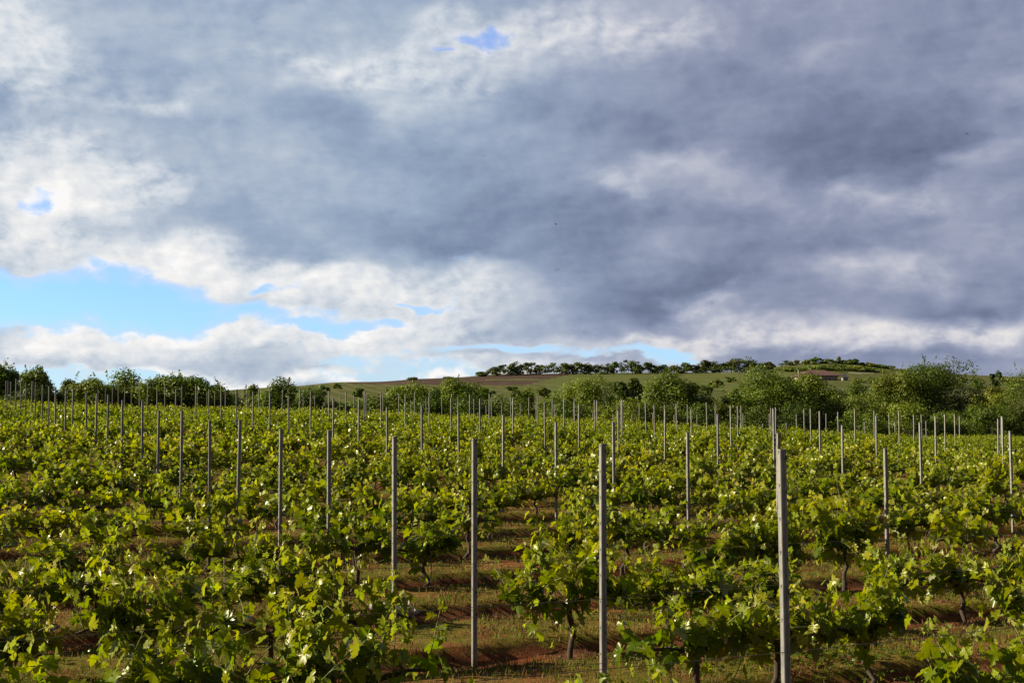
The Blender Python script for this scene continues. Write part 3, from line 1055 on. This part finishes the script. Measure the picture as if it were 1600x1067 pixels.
# ---------------------------------------------------------------- trees
def crown_soup(g, w, h, dpt, base, nl, size, tone, sprigs=0, lobes=18, yellow=0.0, top_heavy=0.0):
    """crown from leaf sized faces clustered round many boughs; returns soup and bough centres"""
    sp = Soup()
    cs = []
    for k in range(lobes):
        a = g.uniform(0, 6.28)
        f = (k + g.random()) / lobes                       # height in the crown
        f = f ** 0.85
        prof = math.sqrt(max(0.05, 1 - (max(0.0, f - 0.42) / 0.62) ** 2)) * (0.80 + 0.20 * min(1, f / 0.3))
        rr = math.sqrt(g.uniform(0.05, 1)) * g.choice([0.68, 0.76, 0.84]) * prof * (1 + 0.22 * math.sin(a * 2 + lobes) * g.random())
        c = np.array([math.cos(a) * w / 2 * rr, math.sin(a) * dpt / 2 * rr, base + (h - base) * (0.10 + 0.75 * f * g.uniform(0.9, 1.06))])
        r = np.array([w, dpt, (h - base) * 0.9]) * g.uniform(0.10, 0.23) * (1.1 - 0.25 * f)
        cs.append((c, r, g.uniform(0.75, 1.28)))
    per = nl // lobes
    sprigs = (sprigs + 1) // 2
    Vs, Cs = [], []
    for c, r, tn in cs:
        m = int(per * g.uniform(0.7, 1.3))
        d = g.normal(0, 1, (m, 3))
        d /= np.linalg.norm(d, axis=1)[:, None]
        rad = np.clip(g.normal(0.88, 0.17, m), 0.2, 1.3)
        p = c + d * r * rad[:, None]
        p[:, 2] = np.maximum(p[:, 2], 0.05)
        nrm = d * 0.9 + g.normal(0, 0.42, (m, 3)) + np.array([0, 0, 0.2])
        nrm /= np.linalg.norm(nrm, axis=1)[:, None]
        ref = g.normal(0, 1, (m, 3))
        ux = np.cross(nrm, ref)
        ux /= np.linalg.norm(ux, axis=1)[:, None] + 1e-9
        uy = np.cross(nrm, ux)
        s = size * g.uniform(0.55, 1.35, m)[:, None]
        q = np.stack([p - uy * s * 0.5, p + ux * s * 0.36, p + uy * s * 0.55 - nrm * s * 0.12, p - ux * s * 0.36], 1)
        Vs.append(q.reshape(-1, 3))
        cc_ = np.array(tone) * tn * g.uniform(0.75, 1.3, m)[:, None]
        cc_ = cc_ * np.array([1 + yellow * g.random(), 1, 1])
        Cs.append(np.repeat(cc_, 4, 0))
    for k in range(sprigs):
        a = g.uniform(0, 6.28)
        p0 = np.array([math.cos(a) * w * 0.36 * g.random(), math.sin(a) * dpt * 0.3, h * g.uniform(0.86, 0.95)])
        d = np.array([g.normal(0, 0.3), g.normal(0, 0.3), 1.0])
        L = h * g.uniform(0.07, 0.15)
        m = 26
        f = g.random(m)
        p = p0 + d * (L * f)[:, None] + g.normal(0, size * 0.55, (m, 3)) * (1.1 - f)[:, None]
        ux = g.normal(0, 1, (m, 3)); ux /= np.linalg.norm(ux, axis=1)[:, None]
        uy = np.cross(ux, g.normal(0, 1, (m, 3))); uy /= np.linalg.norm(uy, axis=1)[:, None] + 1e-9
        s = size * g.uniform(0.5, 1.1, m)[:, None]
        q = np.stack([p - uy * s * 0.5, p + ux * s * 0.36, p + uy * s * 0.5, p - ux * s * 0.36], 1)
        Vs.append(q.reshape(-1, 3))
        Cs.append(np.repeat(np.array(tone) * 1.15 * g.uniform(0.8, 1.3, m)[:, None], 4, 0))
    V, C = np.concatenate(Vs), np.concatenate(Cs)
    i = np.arange(len(V) // 4)[:, None] * 4
    F = np.concatenate([i + np.array([0, 1, 2]), i + np.array([0, 2, 3])])
    sp.add(V, F, C)
    return sp, cs


def tree(name, px, top, wpx, d, label, cat, seed, tone=(0.055, 0.085, 0.017), nl=4200, size=0.20, base_f=0.08, sprigs=3, lobes=18, group=None, yellow=0.10, trunk=True):
    g = np.random.default_rng(seed)
    x = (px - 800) / FPX * d
    z = float(terrain_z(np.float64(x), np.float64(d)))
    h = ZC + (HORIZON - top) / FPX * d - z
    w = wpx / FPX * d
    if h < 0.8:
        h = 0.8
    root = empty(name, (x, d, z))
    sp, cs = crown_soup(g, w * 0.98, h * (0.97 if sprigs else 1.0), w * g.uniform(0.8, 1.0), h * base_f, nl, size, tone, sprigs, lobes, yellow)
    sp.obj('crown', M_TREE, root, smooth=False)
    if trunk:
        tk = Soup()
        r0 = max(0.05, 0.022 * h)
        tp = np.array([g.normal(0, w * 0.03), g.normal(0, w * 0.03), h * 0.62])
        q = np.linspace(0, 1, 6)
        path = np.array([0, 0, -0.3]) + (tp - np.array([0, 0, -0.3])) * q[:, None] + g.normal(0, h * 0.012, (6, 3)) * np.sin(q * 3.14)[:, None]
        tk.add(*tube(path, np.linspace(r0, r0 * 0.4, 6), 7))
        for c, r, tn in cs[:10]:
            f = g.uniform(0.3, 0.85)
            p0 = path[0] + (path[-1] - path[0]) * f
            p1 = c
            pm = (p0 + p1) / 2 + np.array([0, 0, -0.06 * h])
            tk.add(*tube([p0, pm, p1], [r0 * 0.4, r0 * 0.26, r0 * 0.1], 5))
        tk.obj('trunk', M_TBARK, root)
    return tag(root, label, cat, group)


def sd(px, s):
    return s / (CT - (px - 800) / FPX * ST)


DK, MD, LT, YL = (0.058, 0.094, 0.010), (0.088, 0.138, 0.012), (0.116, 0.170, 0.013), (0.120, 0.158, 0.013)
G1 = 'trees and bushes behind the vineyard'
TREES = [
    # name, px, top, width, row distance, tone, sprigs, leaves, label, category
    ('tree', 4, 561, 62, 92, MD, 6, 4600, 'dark green tree at the left edge behind the vineyard posts', 'tree'),
    ('tree', 54, 567, 60, 93, MD, 5, 4200, 'dark round tree second from the left edge, twigs against the sky', 'tree'),
    ('tree', 110, 587, 30, 130, DK, 0, 1800, 'small dark faraway tree between the left tree and the hedge', 'tree'),
    ('bush', 148, 585, 70, 90, LT, 3, 3600, 'mid green bush just left of the twiggy bush by the round bush', 'bush'),
    ('bush', 188, 577, 72, 91, LT, 7, 3800, 'twiggy green bush with sprigs sticking up, left of the round bush', 'bush'),
    ('bush', 222, 590, 50, 89, LT, 1, 2600, 'low light green bush touching the left flank of the round bush', 'bush'),
    ('bush', 288, 574, 112, 90, LT, 1, 8000, 'big round dark green bush, tallest on the left skyline', 'bush'),
    ('bush', 338, 592, 44, 91, DK, 1, 2200, 'dark shoulder bush on the right flank of the big round bush', 'bush'),
    ('bush', 368, 604, 56, 96, DK, 1, 2000, 'low dark bush in the dip right of the big round bush', 'bush'),
    ('bush', 396, 598, 22, 120, DK, 0, 900, 'tiny dark faraway bush above the dip in the hedge', 'bush'),
    ('bush', 408, 603, 54, 92, MD, 1, 2200, 'low mid green bush left of the sprigged shrub', 'bush'),
    ('bush', 442, 588, 58, 91, MD, 9, 3000, 'ragged shrub with bare sprigs rising above it left of centre', 'bush'),
    ('bush', 492, 603, 66, 89, MD, 2, 3200, 'rounded dark shrub right of the ragged sprigged shrub', 'bush'),
    ('bush', 545, 622, 60, 88, LT, 0, 1800, 'low pale green scrub in the gap below the ploughed slope', 'bush'),
    ('bush', 640, 592, 92, 96, LT, 2, 5200, 'rounded tree with sunlit left side below the ploughed field', 'bush'),
    ('bush', 682, 598, 52, 99, DK, 1, 2600, 'dark bush wedged between two brighter trees below the ploughed field', 'bush'),
    ('tree', 722, 587, 84, 97, LT, 3, 5200, 'light green spreading tree just left of centre behind the posts', 'tree'),
    ('bush', 775, 618, 62, 94, MD, 0, 2200, 'low green scrub between the spreading tree and the neat bush', 'bush'),
    ('bush', 815, 597, 54, 100, MD, 1, 3200, 'neat rounded bush right of centre under the brown field', 'bush'),
    ('bush', 862, 607, 48, 97, LT, 1, 2400, 'small bright bush at the left foot of the broad green tree', 'bush'),
    ('tree', 918, 581, 84, 98, LT, 4, 6000, 'broad light green tree beneath the hilltop tree belt', 'tree'),
    ('tree', 966, 592, 32, 122, DK, 0, 1800, 'dark narrow tree on the meadow right of the broad tree', 'tree'),
    ('tree', 992, 590, 30, 125, DK, 0, 1800, 'dark rounded tree on the meadow left of the feathery tree', 'tree'),
    ('tree', 1052, 574, 96, 100, MD, 6, 6400, 'tall feathery tree leaning right below the middle of the hill', 'tree'),
    ('bush', 968, 620, 70, 94, LT, 0, 2600, 'low sunlit scrub under the two dark meadow trees', 'bush'),
    ('bush', 1025, 622, 80, 94, MD, 0, 2800, 'low scrub at the left foot of the feathery tree', 'bush'),
    ('bush', 1090, 628, 70, 94, MD, 0, 2600, 'low scrub at the right foot of the feathery tree', 'bush'),
    ('bush', 1128, 618, 66, 97, YL, 1, 2600, 'yellow green bush filling the gap between two tall trees', 'bush'),
    ('tree', 1188, 568, 106, 99, MD, 6, 7000, 'tall loose tree just left of the red roofed house', 'tree'),
    ('bush', 1182, 628, 80, 92, DK, 0, 2600, 'dark bush at the base of the tall tree left of the house', 'bush'),
    ('tree', 1276, 576, 104, 100, YL, 4, 7000, 'yellowish green tree standing before the red roofed house', 'tree'),
    ('bush', 1240, 628, 60, 93, DK, 0, 2200, 'dark low bush under the yellowish tree, left side', 'bush'),
    ('bush', 1322, 609, 66, 95, (0.105, 0.155, 0.025), 1, 3800, 'bright fresh green bush below right of the red roof', 'bush'),
    ('tree', 1392, 570, 90, 100, YL, 5, 6000, 'olive toned tree on the left flank of the largest tree', 'tree'),
    ('tree', 1456, 554, 138, 99, DK, 12, 11000, 'largest dark tree on the right with ragged twigs on top', 'tree'),
    ('bush', 1408, 629, 92, 92, LT, 0, 3600, 'low rounded bush at the left foot of the largest tree', 'bush'),
    ('bush', 1345, 640, 70, 90, MD, 0, 2400, 'low mid green bush below the bright fresh green bush', 'bush'),
    ('bush', 1540, 625, 72, 93, MD, 1, 3600, 'rounded bush right of the largest tree near the right edge', 'bush'),
    ('bush', 1545, 601, 54, 112, YL, 0, 2600, 'yellow olive bush behind the rounded bush at the right', 'bush'),
    ('tree', 1606, 562, 84, 97, MD, 6, 5600, 'tall tree cut by the right edge of the vineyard view', 'tree'),
    ('bush', 1592, 630, 60, 92, DK, 0, 2400, 'dark low bush at the right edge beneath the tall tree', 'bush'),
    ('bush', 1500, 650, 60, 90, MD, 0, 2000, 'small low bush between the largest tree and right hand bush', 'bush'),
    ('bush', 30, 598, 80, 90, DK, 0, 2600, 'low dark undergrowth bush beneath the two trees at the left edge', 'bush'),
    ('bush', 92, 606, 60, 91, MD, 0, 2200, 'low bush in the gap right of the trees at the left edge', 'bush'),
    ('bush', 735, 612, 60, 93, MD, 0, 2200, 'low bush at the right foot of the spreading tree left of centre', 'bush'),
    ('bush', 890, 622, 80, 93, MD, 0, 2800, 'wide low bush below the broad light green tree', 'bush'),
    ('bush', 1148, 598, 50, 98, LT, 2, 2600, 'upright bright bush on the left side of the tall loose tree', 'bush'),
    ('bush', 1238, 596, 56, 99, LT, 2, 2800, 'upright bright bush between the tall loose tree and the yellowish tree', 'bush'),
    ('bush', 1340, 592, 44, 104, MD, 1, 2200, 'small bush on the slope left of the olive toned tree', 'bush'),
    ('bush', 1480, 640, 60, 92, MD, 0, 2200, 'low bush at the right foot of the largest dark tree', 'bush'),
    ('bush', 660, 618, 70, 92, LT, 0, 2600, 'wide low bush below the sunlit round tree left of centre', 'bush'),
    ('bush', 590, 615, 60, 91, MD, 0, 2200, 'low green scrub left of the sunlit round tree', 'bush'),
]
for k, (nm, px, top, w, s, tone, spr, nl, lab, cat) in enumerate(TREES):
    tree(nm, px, top, w * (1.6 if nm == 'bush' else 1.36), sd(px, s), lab, cat, 500 + k, tone, int(nl * 3.4), (0.155 if w < 85 else 0.185) if s < 105 else 0.23, 0.0 if nm == 'bush' else 0.04, spr, 24 if nl < 4000 else 40, G1)

# hilltop belt and knoll
BELT = [(645, 587, 16), (700, 589, 14), (752, 580, 16), (774, 571, 20), (790, 569, 18), (805, 566, 18), (824, 563, 18), (846, 568, 26), (874, 564, 22), (889, 567, 18), (902, 565, 18), (919, 568, 20), (939, 567, 18),
        (960, 561, 24), (981, 558, 24), (998, 568, 16), (1014, 563, 20), (1034, 567, 22), (1054, 568, 20), (1073, 563, 14), (1088, 568, 16), (1103, 560, 16), (1115, 563, 16), (1130, 566, 22), (1143, 559, 22),
        (1160, 559, 24), (1180, 562, 24), (1200, 564, 20)]
KNOLL = [(1231, 563, 16), (1262, 562, 12), (1276, 557, 14), (1294, 561, 18), (1311, 557, 8), (1322, 562, 20), (1333, 560, 14), (1352, 566, 22), (1370, 569, 22), (1386, 571, 18), (1240, 573, 30), (1270, 571, 30), (1300, 569, 36),
         (1335, 571, 36), (1365, 575, 30), (1225, 573, 24), (1310, 575, 40), (1345, 577, 34)]
for k, (px, top, w) in enumerate(BELT):
    top, w = top + rnd.uniform(-1.5, 2.5), w * rnd.uniform(0.7, 1.35)
    tone = DK if k % 3 else (0.075, 0.095, 0.03)
    tree('hilltop_tree', px, top, w * 1.9, 505, 'small %s tree on the hilltop belt, %s from the left' % ('dark' if k % 3 else 'pale green', nth(k + 1)), 'tree', 700 + k, tone, 1100, 0.6, 0.0, 0, 16, 'trees along the hilltop')
for k, (px, top, w) in enumerate(KNOLL):
    tone = (DK, YL, MD)[k % 3]
    conifer = k == 4
    lab = 'tiny pointed conifer standing out on top of the knoll' if conifer else '%s shrub on the knoll above the red roof, %s from the left' % (('dark', 'yellowish', 'mid green')[k % 3], nth(1 + sum(q[0] < px for q in KNOLL)))
    tree('knoll_shrub' if not conifer else 'conifer', px, top, w * (1.8 if not conifer else 1.1), 508 if k < 10 else 480, lab, 'shrub' if not conifer else 'tree', 800 + k, tone, 700, 0.62, 0.0, 0, 12, 'shrubs on the knoll')
SCRUB = [(505, 601, 26, 330), (528, 599, 18, 420), (560, 604, 22, 300), (612, 605, 30, 260), (690, 603, 30, 260), (760, 605, 34, 240), (800, 603, 22, 330), (850, 604, 30, 250), (1005, 603, 26, 300), (1100, 600, 34, 260), (1118, 592, 26, 340),
         (1140, 588, 24, 400), (1232, 588, 26, 380), (1338, 590, 30, 360), (1360, 588, 28, 380), (1345, 600, 34, 260), (1372, 598, 34, 300), (1530, 590, 30, 330), (1580, 590, 26, 340), (1500, 588, 30, 360), (1170, 598, 40, 260)]
for k, (px, top, w, d) in enumerate(SCRUB):
    tree('slope_shrub', px, top, w, d, '%s shrub out on the open hillside, %s from the left' % (('dark', 'olive', 'mid green')[k % 3], nth(1 + sum(q[0] < px for q in SCRUB))), 'shrub', 900 + k, (DK, YL, MD)[k % 3], 1100, 0.34, 0.0, 0, 14, 'shrubs on the open hillside')
tree('tree', 1558, 577, 26, 300, 'lone round dark tree on the slope near the right edge', 'tree', 960, DK, 1600, 0.42, 0.04, 0, 14)

# ---------------------------------------------------------------- house on the hill
def box(bm_v, bm_f, x0, x1, y0, y1, z0, z1):
    n = len(bm_v)
    bm_v += [(x, y, z) for z in (z0, z1) for x, y in ((x0, y0), (x1, y0), (x1, y1), (x0, y1))]
    bm_f += [(n, n + 3, n + 2, n + 1), (n + 4, n + 5, n + 6, n + 7), (n, n + 1, n + 5, n + 4), (n + 1, n + 2, n + 6, n + 5), (n + 2, n + 3, n + 7, n + 6), (n + 3, n, n + 4, n + 7)]


def poly_obj(name, V, F, mat, parent=None):
    me = bpy.data.meshes.new(name)
    me.from_pydata(V, [], F)
    me.materials.append(mat)
    me.update()
    o = bpy.data.objects.new(name, me)
    col.objects.link(o)
    if parent:
        o.parent = parent
    return o


def hip_roof(x0, x1, y0, y1, z0, z1, inset):
    ym = (y0 + y1) / 2
    V = [(x0, y0, z0), (x1, y0, z0), (x1, y1, z0), (x0, y1, z0), (x0 + inset, ym, z1), (x1 - inset, ym, z1),
         (x0, y0, z0 - .2), (x1, y0, z0 - .2), (x1, y1, z0 - .2), (x0, y1, z0 - .2)]
    F = [(0, 1, 5, 4), (1, 2, 5), (2, 3, 4, 5), (3, 0, 4), (6, 7, 1, 0), (7, 8, 2, 1), (8, 9, 3, 2), (9, 6, 0, 3), (9, 8, 7, 6)]
    return V, F


HD = 420.0
hx = lambda px: (px - 1280) / FPX * HD
hz = lambda py: ZC + (HORIZON - py) / FPX * HD
x0 = (1280 - 800) / FPX * HD
zb = float(terrain_z(np.float64(x0), np.float64(HD)))
house = empty('house', (x0, HD, zb))
M_WALL = simple_mat('pale_render', (0.24, 0.21, 0.19), 0.9, var=0.1, scale=1)
M_ROOF = simple_mat('clay_tiles', (0.115, 0.055, 0.060), 0.85, var=0.3, scale=3, bump=0.4)
M_GLASS = simple_mat('dark_window_glass', (0.03, 0.035, 0.04), 0.15, var=0.1)
eave = hz(586.5) - zb
V, F = [], []
box(V, F, hx(1251), hx(1309), 0, 9, -3.0, eave - 0.2)
poly_obj('wall', V, F, M_WALL, house)
V, F = hip_roof(hx(1248), hx(1313), -0.7, 9.7, eave, hz(577.5) - zb, 4.2)
roof = poly_obj('roof', V, F, M_ROOF, house)
V, F = [], []
box(V, F, hx(1247.6), hx(1249.4), 0.2, 0.7, eave - 2.5, hz(578) - zb)
box(V, F, hx(1247.3), hx(1249.7), 0.1, 0.8, hz(578) - zb, hz(577.4) - zb)
poly_obj('chimney', V, F, simple_mat('white_render', (0.40, 0.38, 0.36), 0.8, var=0.08), roof)
for wx in (1257, 1268, 1282, 1294, 1303):
    V, F = [], []
    box(V, F, hx(wx), hx(wx + 4.5), -0.06, -0.003, eave - 1.9, eave - 0.7)
    w_ = poly_obj('window', V, F, simple_mat('window_frame', (0.6, 0.58, 0.55), 0.6, var=0.05), house)
    V, F = [], []
    box(V, F, hx(wx + 0.5), hx(wx + 4.0), -0.075, -0.063, eave - 1.8, eave - 0.8)
    poly_obj('pane', V, F, M_GLASS, w_)
tag(house, 'low house with purplish red hipped roof and white chimney on the hillside', 'house')
shed = empty('shed', ((1317 - 800) / FPX * HD, HD - 3, float(terrain_z(np.float64((1317 - 800) / FPX * HD), np.float64(HD - 3)))))
zs = hz(590.5) - shed.location.z
V, F = [], []
box(V, F, -0.75, 0.85, 0, 3, -2.5, zs)
poly_obj('wall', V, F, simple_mat('grey_render', (0.22, 0.22, 0.24), 0.9, var=0.1), shed)
V = [(-1.0, -0.3, zs), (1.1, -0.3, zs), (1.1, 3.3, zs + 1.2), (-1.0, 3.3, zs + 1.2), (-1.0, -0.3, zs + .12), (1.1, -0.3, zs + .12), (1.1, 3.3, zs + 1.32), (-1.0, 3.3, zs + 1.32)]
poly_obj('roof', V, [(3, 2, 1, 0), (4, 5, 6, 7), (0, 1, 5, 4), (1, 2, 6, 5), (2, 3, 7, 6), (3, 0, 4, 7)], simple_mat('dark_sheet', (0.05, 0.045, 0.06), 0.6), shed)
tag(shed, 'small grey shed with dark sloping roof right of the red roof', 'shed')
hutx = (1245.5 - 800) / FPX * 512
hut = empty('hut', (hutx, 512, float(terrain_z(np.float64(hutx), np.float64(512)))))
zt = ZC + (HORIZON - 561.5) / FPX * 512 - hut.location.z
V, F = [], []
box(V, F, -1.0, 1.0, 0, 2.5, -2, zt - 0.5)
poly_obj('wall', V, F, M_WALL, hut)
V, F = hip_roof(-1.25, 1.25, -0.25, 2.75, zt - 0.5, zt, 0.6)
poly_obj('roof', V, F, simple_mat('grey_slate', (0.16, 0.16, 0.18), 0.8), hut)
tag(hut, 'tiny pale hut on the top of the knoll against the sky', 'hut')

# ---------------------------------------------------------------- birds
def bird(px, py, d, span, bank, yaw, label):
    x = (px - 800) / FPX * d
    z = ZC + (HORIZON - py) / FPX * d
    sp = Soup()
    L = span * 0.48
    q = np.linspace(-0.5, 0.5, 9)
    r = span * 0.062 * np.array([0.25, 0.55, 0.85, 1, 1, 0.9, 0.75, 0.55, 0.1])
    sp.add(*tube(np.stack([0 * q, q * L, 0 * q], 1), r, 8))
    body = sp.obj('body', M_BIRD, None)
    sp2 = {}
    root = empty('bird', (x, d, z), yaw)
    root.rotation_euler = (0, bank, yaw)
    body.parent = root
    for sx in (-1, 1):
        w = Soup()
        st = [(0.02, 0.16, -0.10, 0.0), (0.16, 0.17, -0.07, 0.06), (0.32, 0.12, -0.06, 0.075), (0.5, -0.02, -0.07, 0.04)]
        V = []
        for a, f, b, zz in st:
            V += [(sx * a * span, f * L, zz * span + 0.006 * span), (sx * a * span, b * L, zz * span), (sx * a * span, f * L, zz * span - 0.006 * span)]
        F = []
        for i in range(3):
            a, b = i * 3, i * 3 + 3
            F += [(a, a + 1, b + 1), (a, b + 1, b), (a + 2, b + 1, a + 1), (a + 2, b + 2, b + 1), (a, b, b + 2), (a, b + 2, a + 2)]
        w.add(V, F)
        w.obj('wing', M_BIRD, root)
    tl = Soup()
    tl.add([(-0.05 * span, -0.72 * L, 0), (0.05 * span, -0.72 * L, 0), (0, -0.42 * L, 0.012 * span), (0, -0.42 * L, -0.012 * span)], [(0, 2, 1), (0, 1, 3), (0, 3, 2), (1, 2, 3)])
    tl.obj('tail', M_BIRD, root)
    return tag(root, label, 'bird', 'birds in the sky')


bird(869, 349, 60, 0.26, 0.35, 1.1, 'small dark bird flying near the middle of the grey sky')
bird(1518, 206, 80, 0.40, 0.2, 0.5, 'faint dark bird gliding high in the clouds at upper right')
bird(922.5, 558, 110, 0.28, 0.0, 1.3, 'tiny dark bird low over the hilltop tree belt')
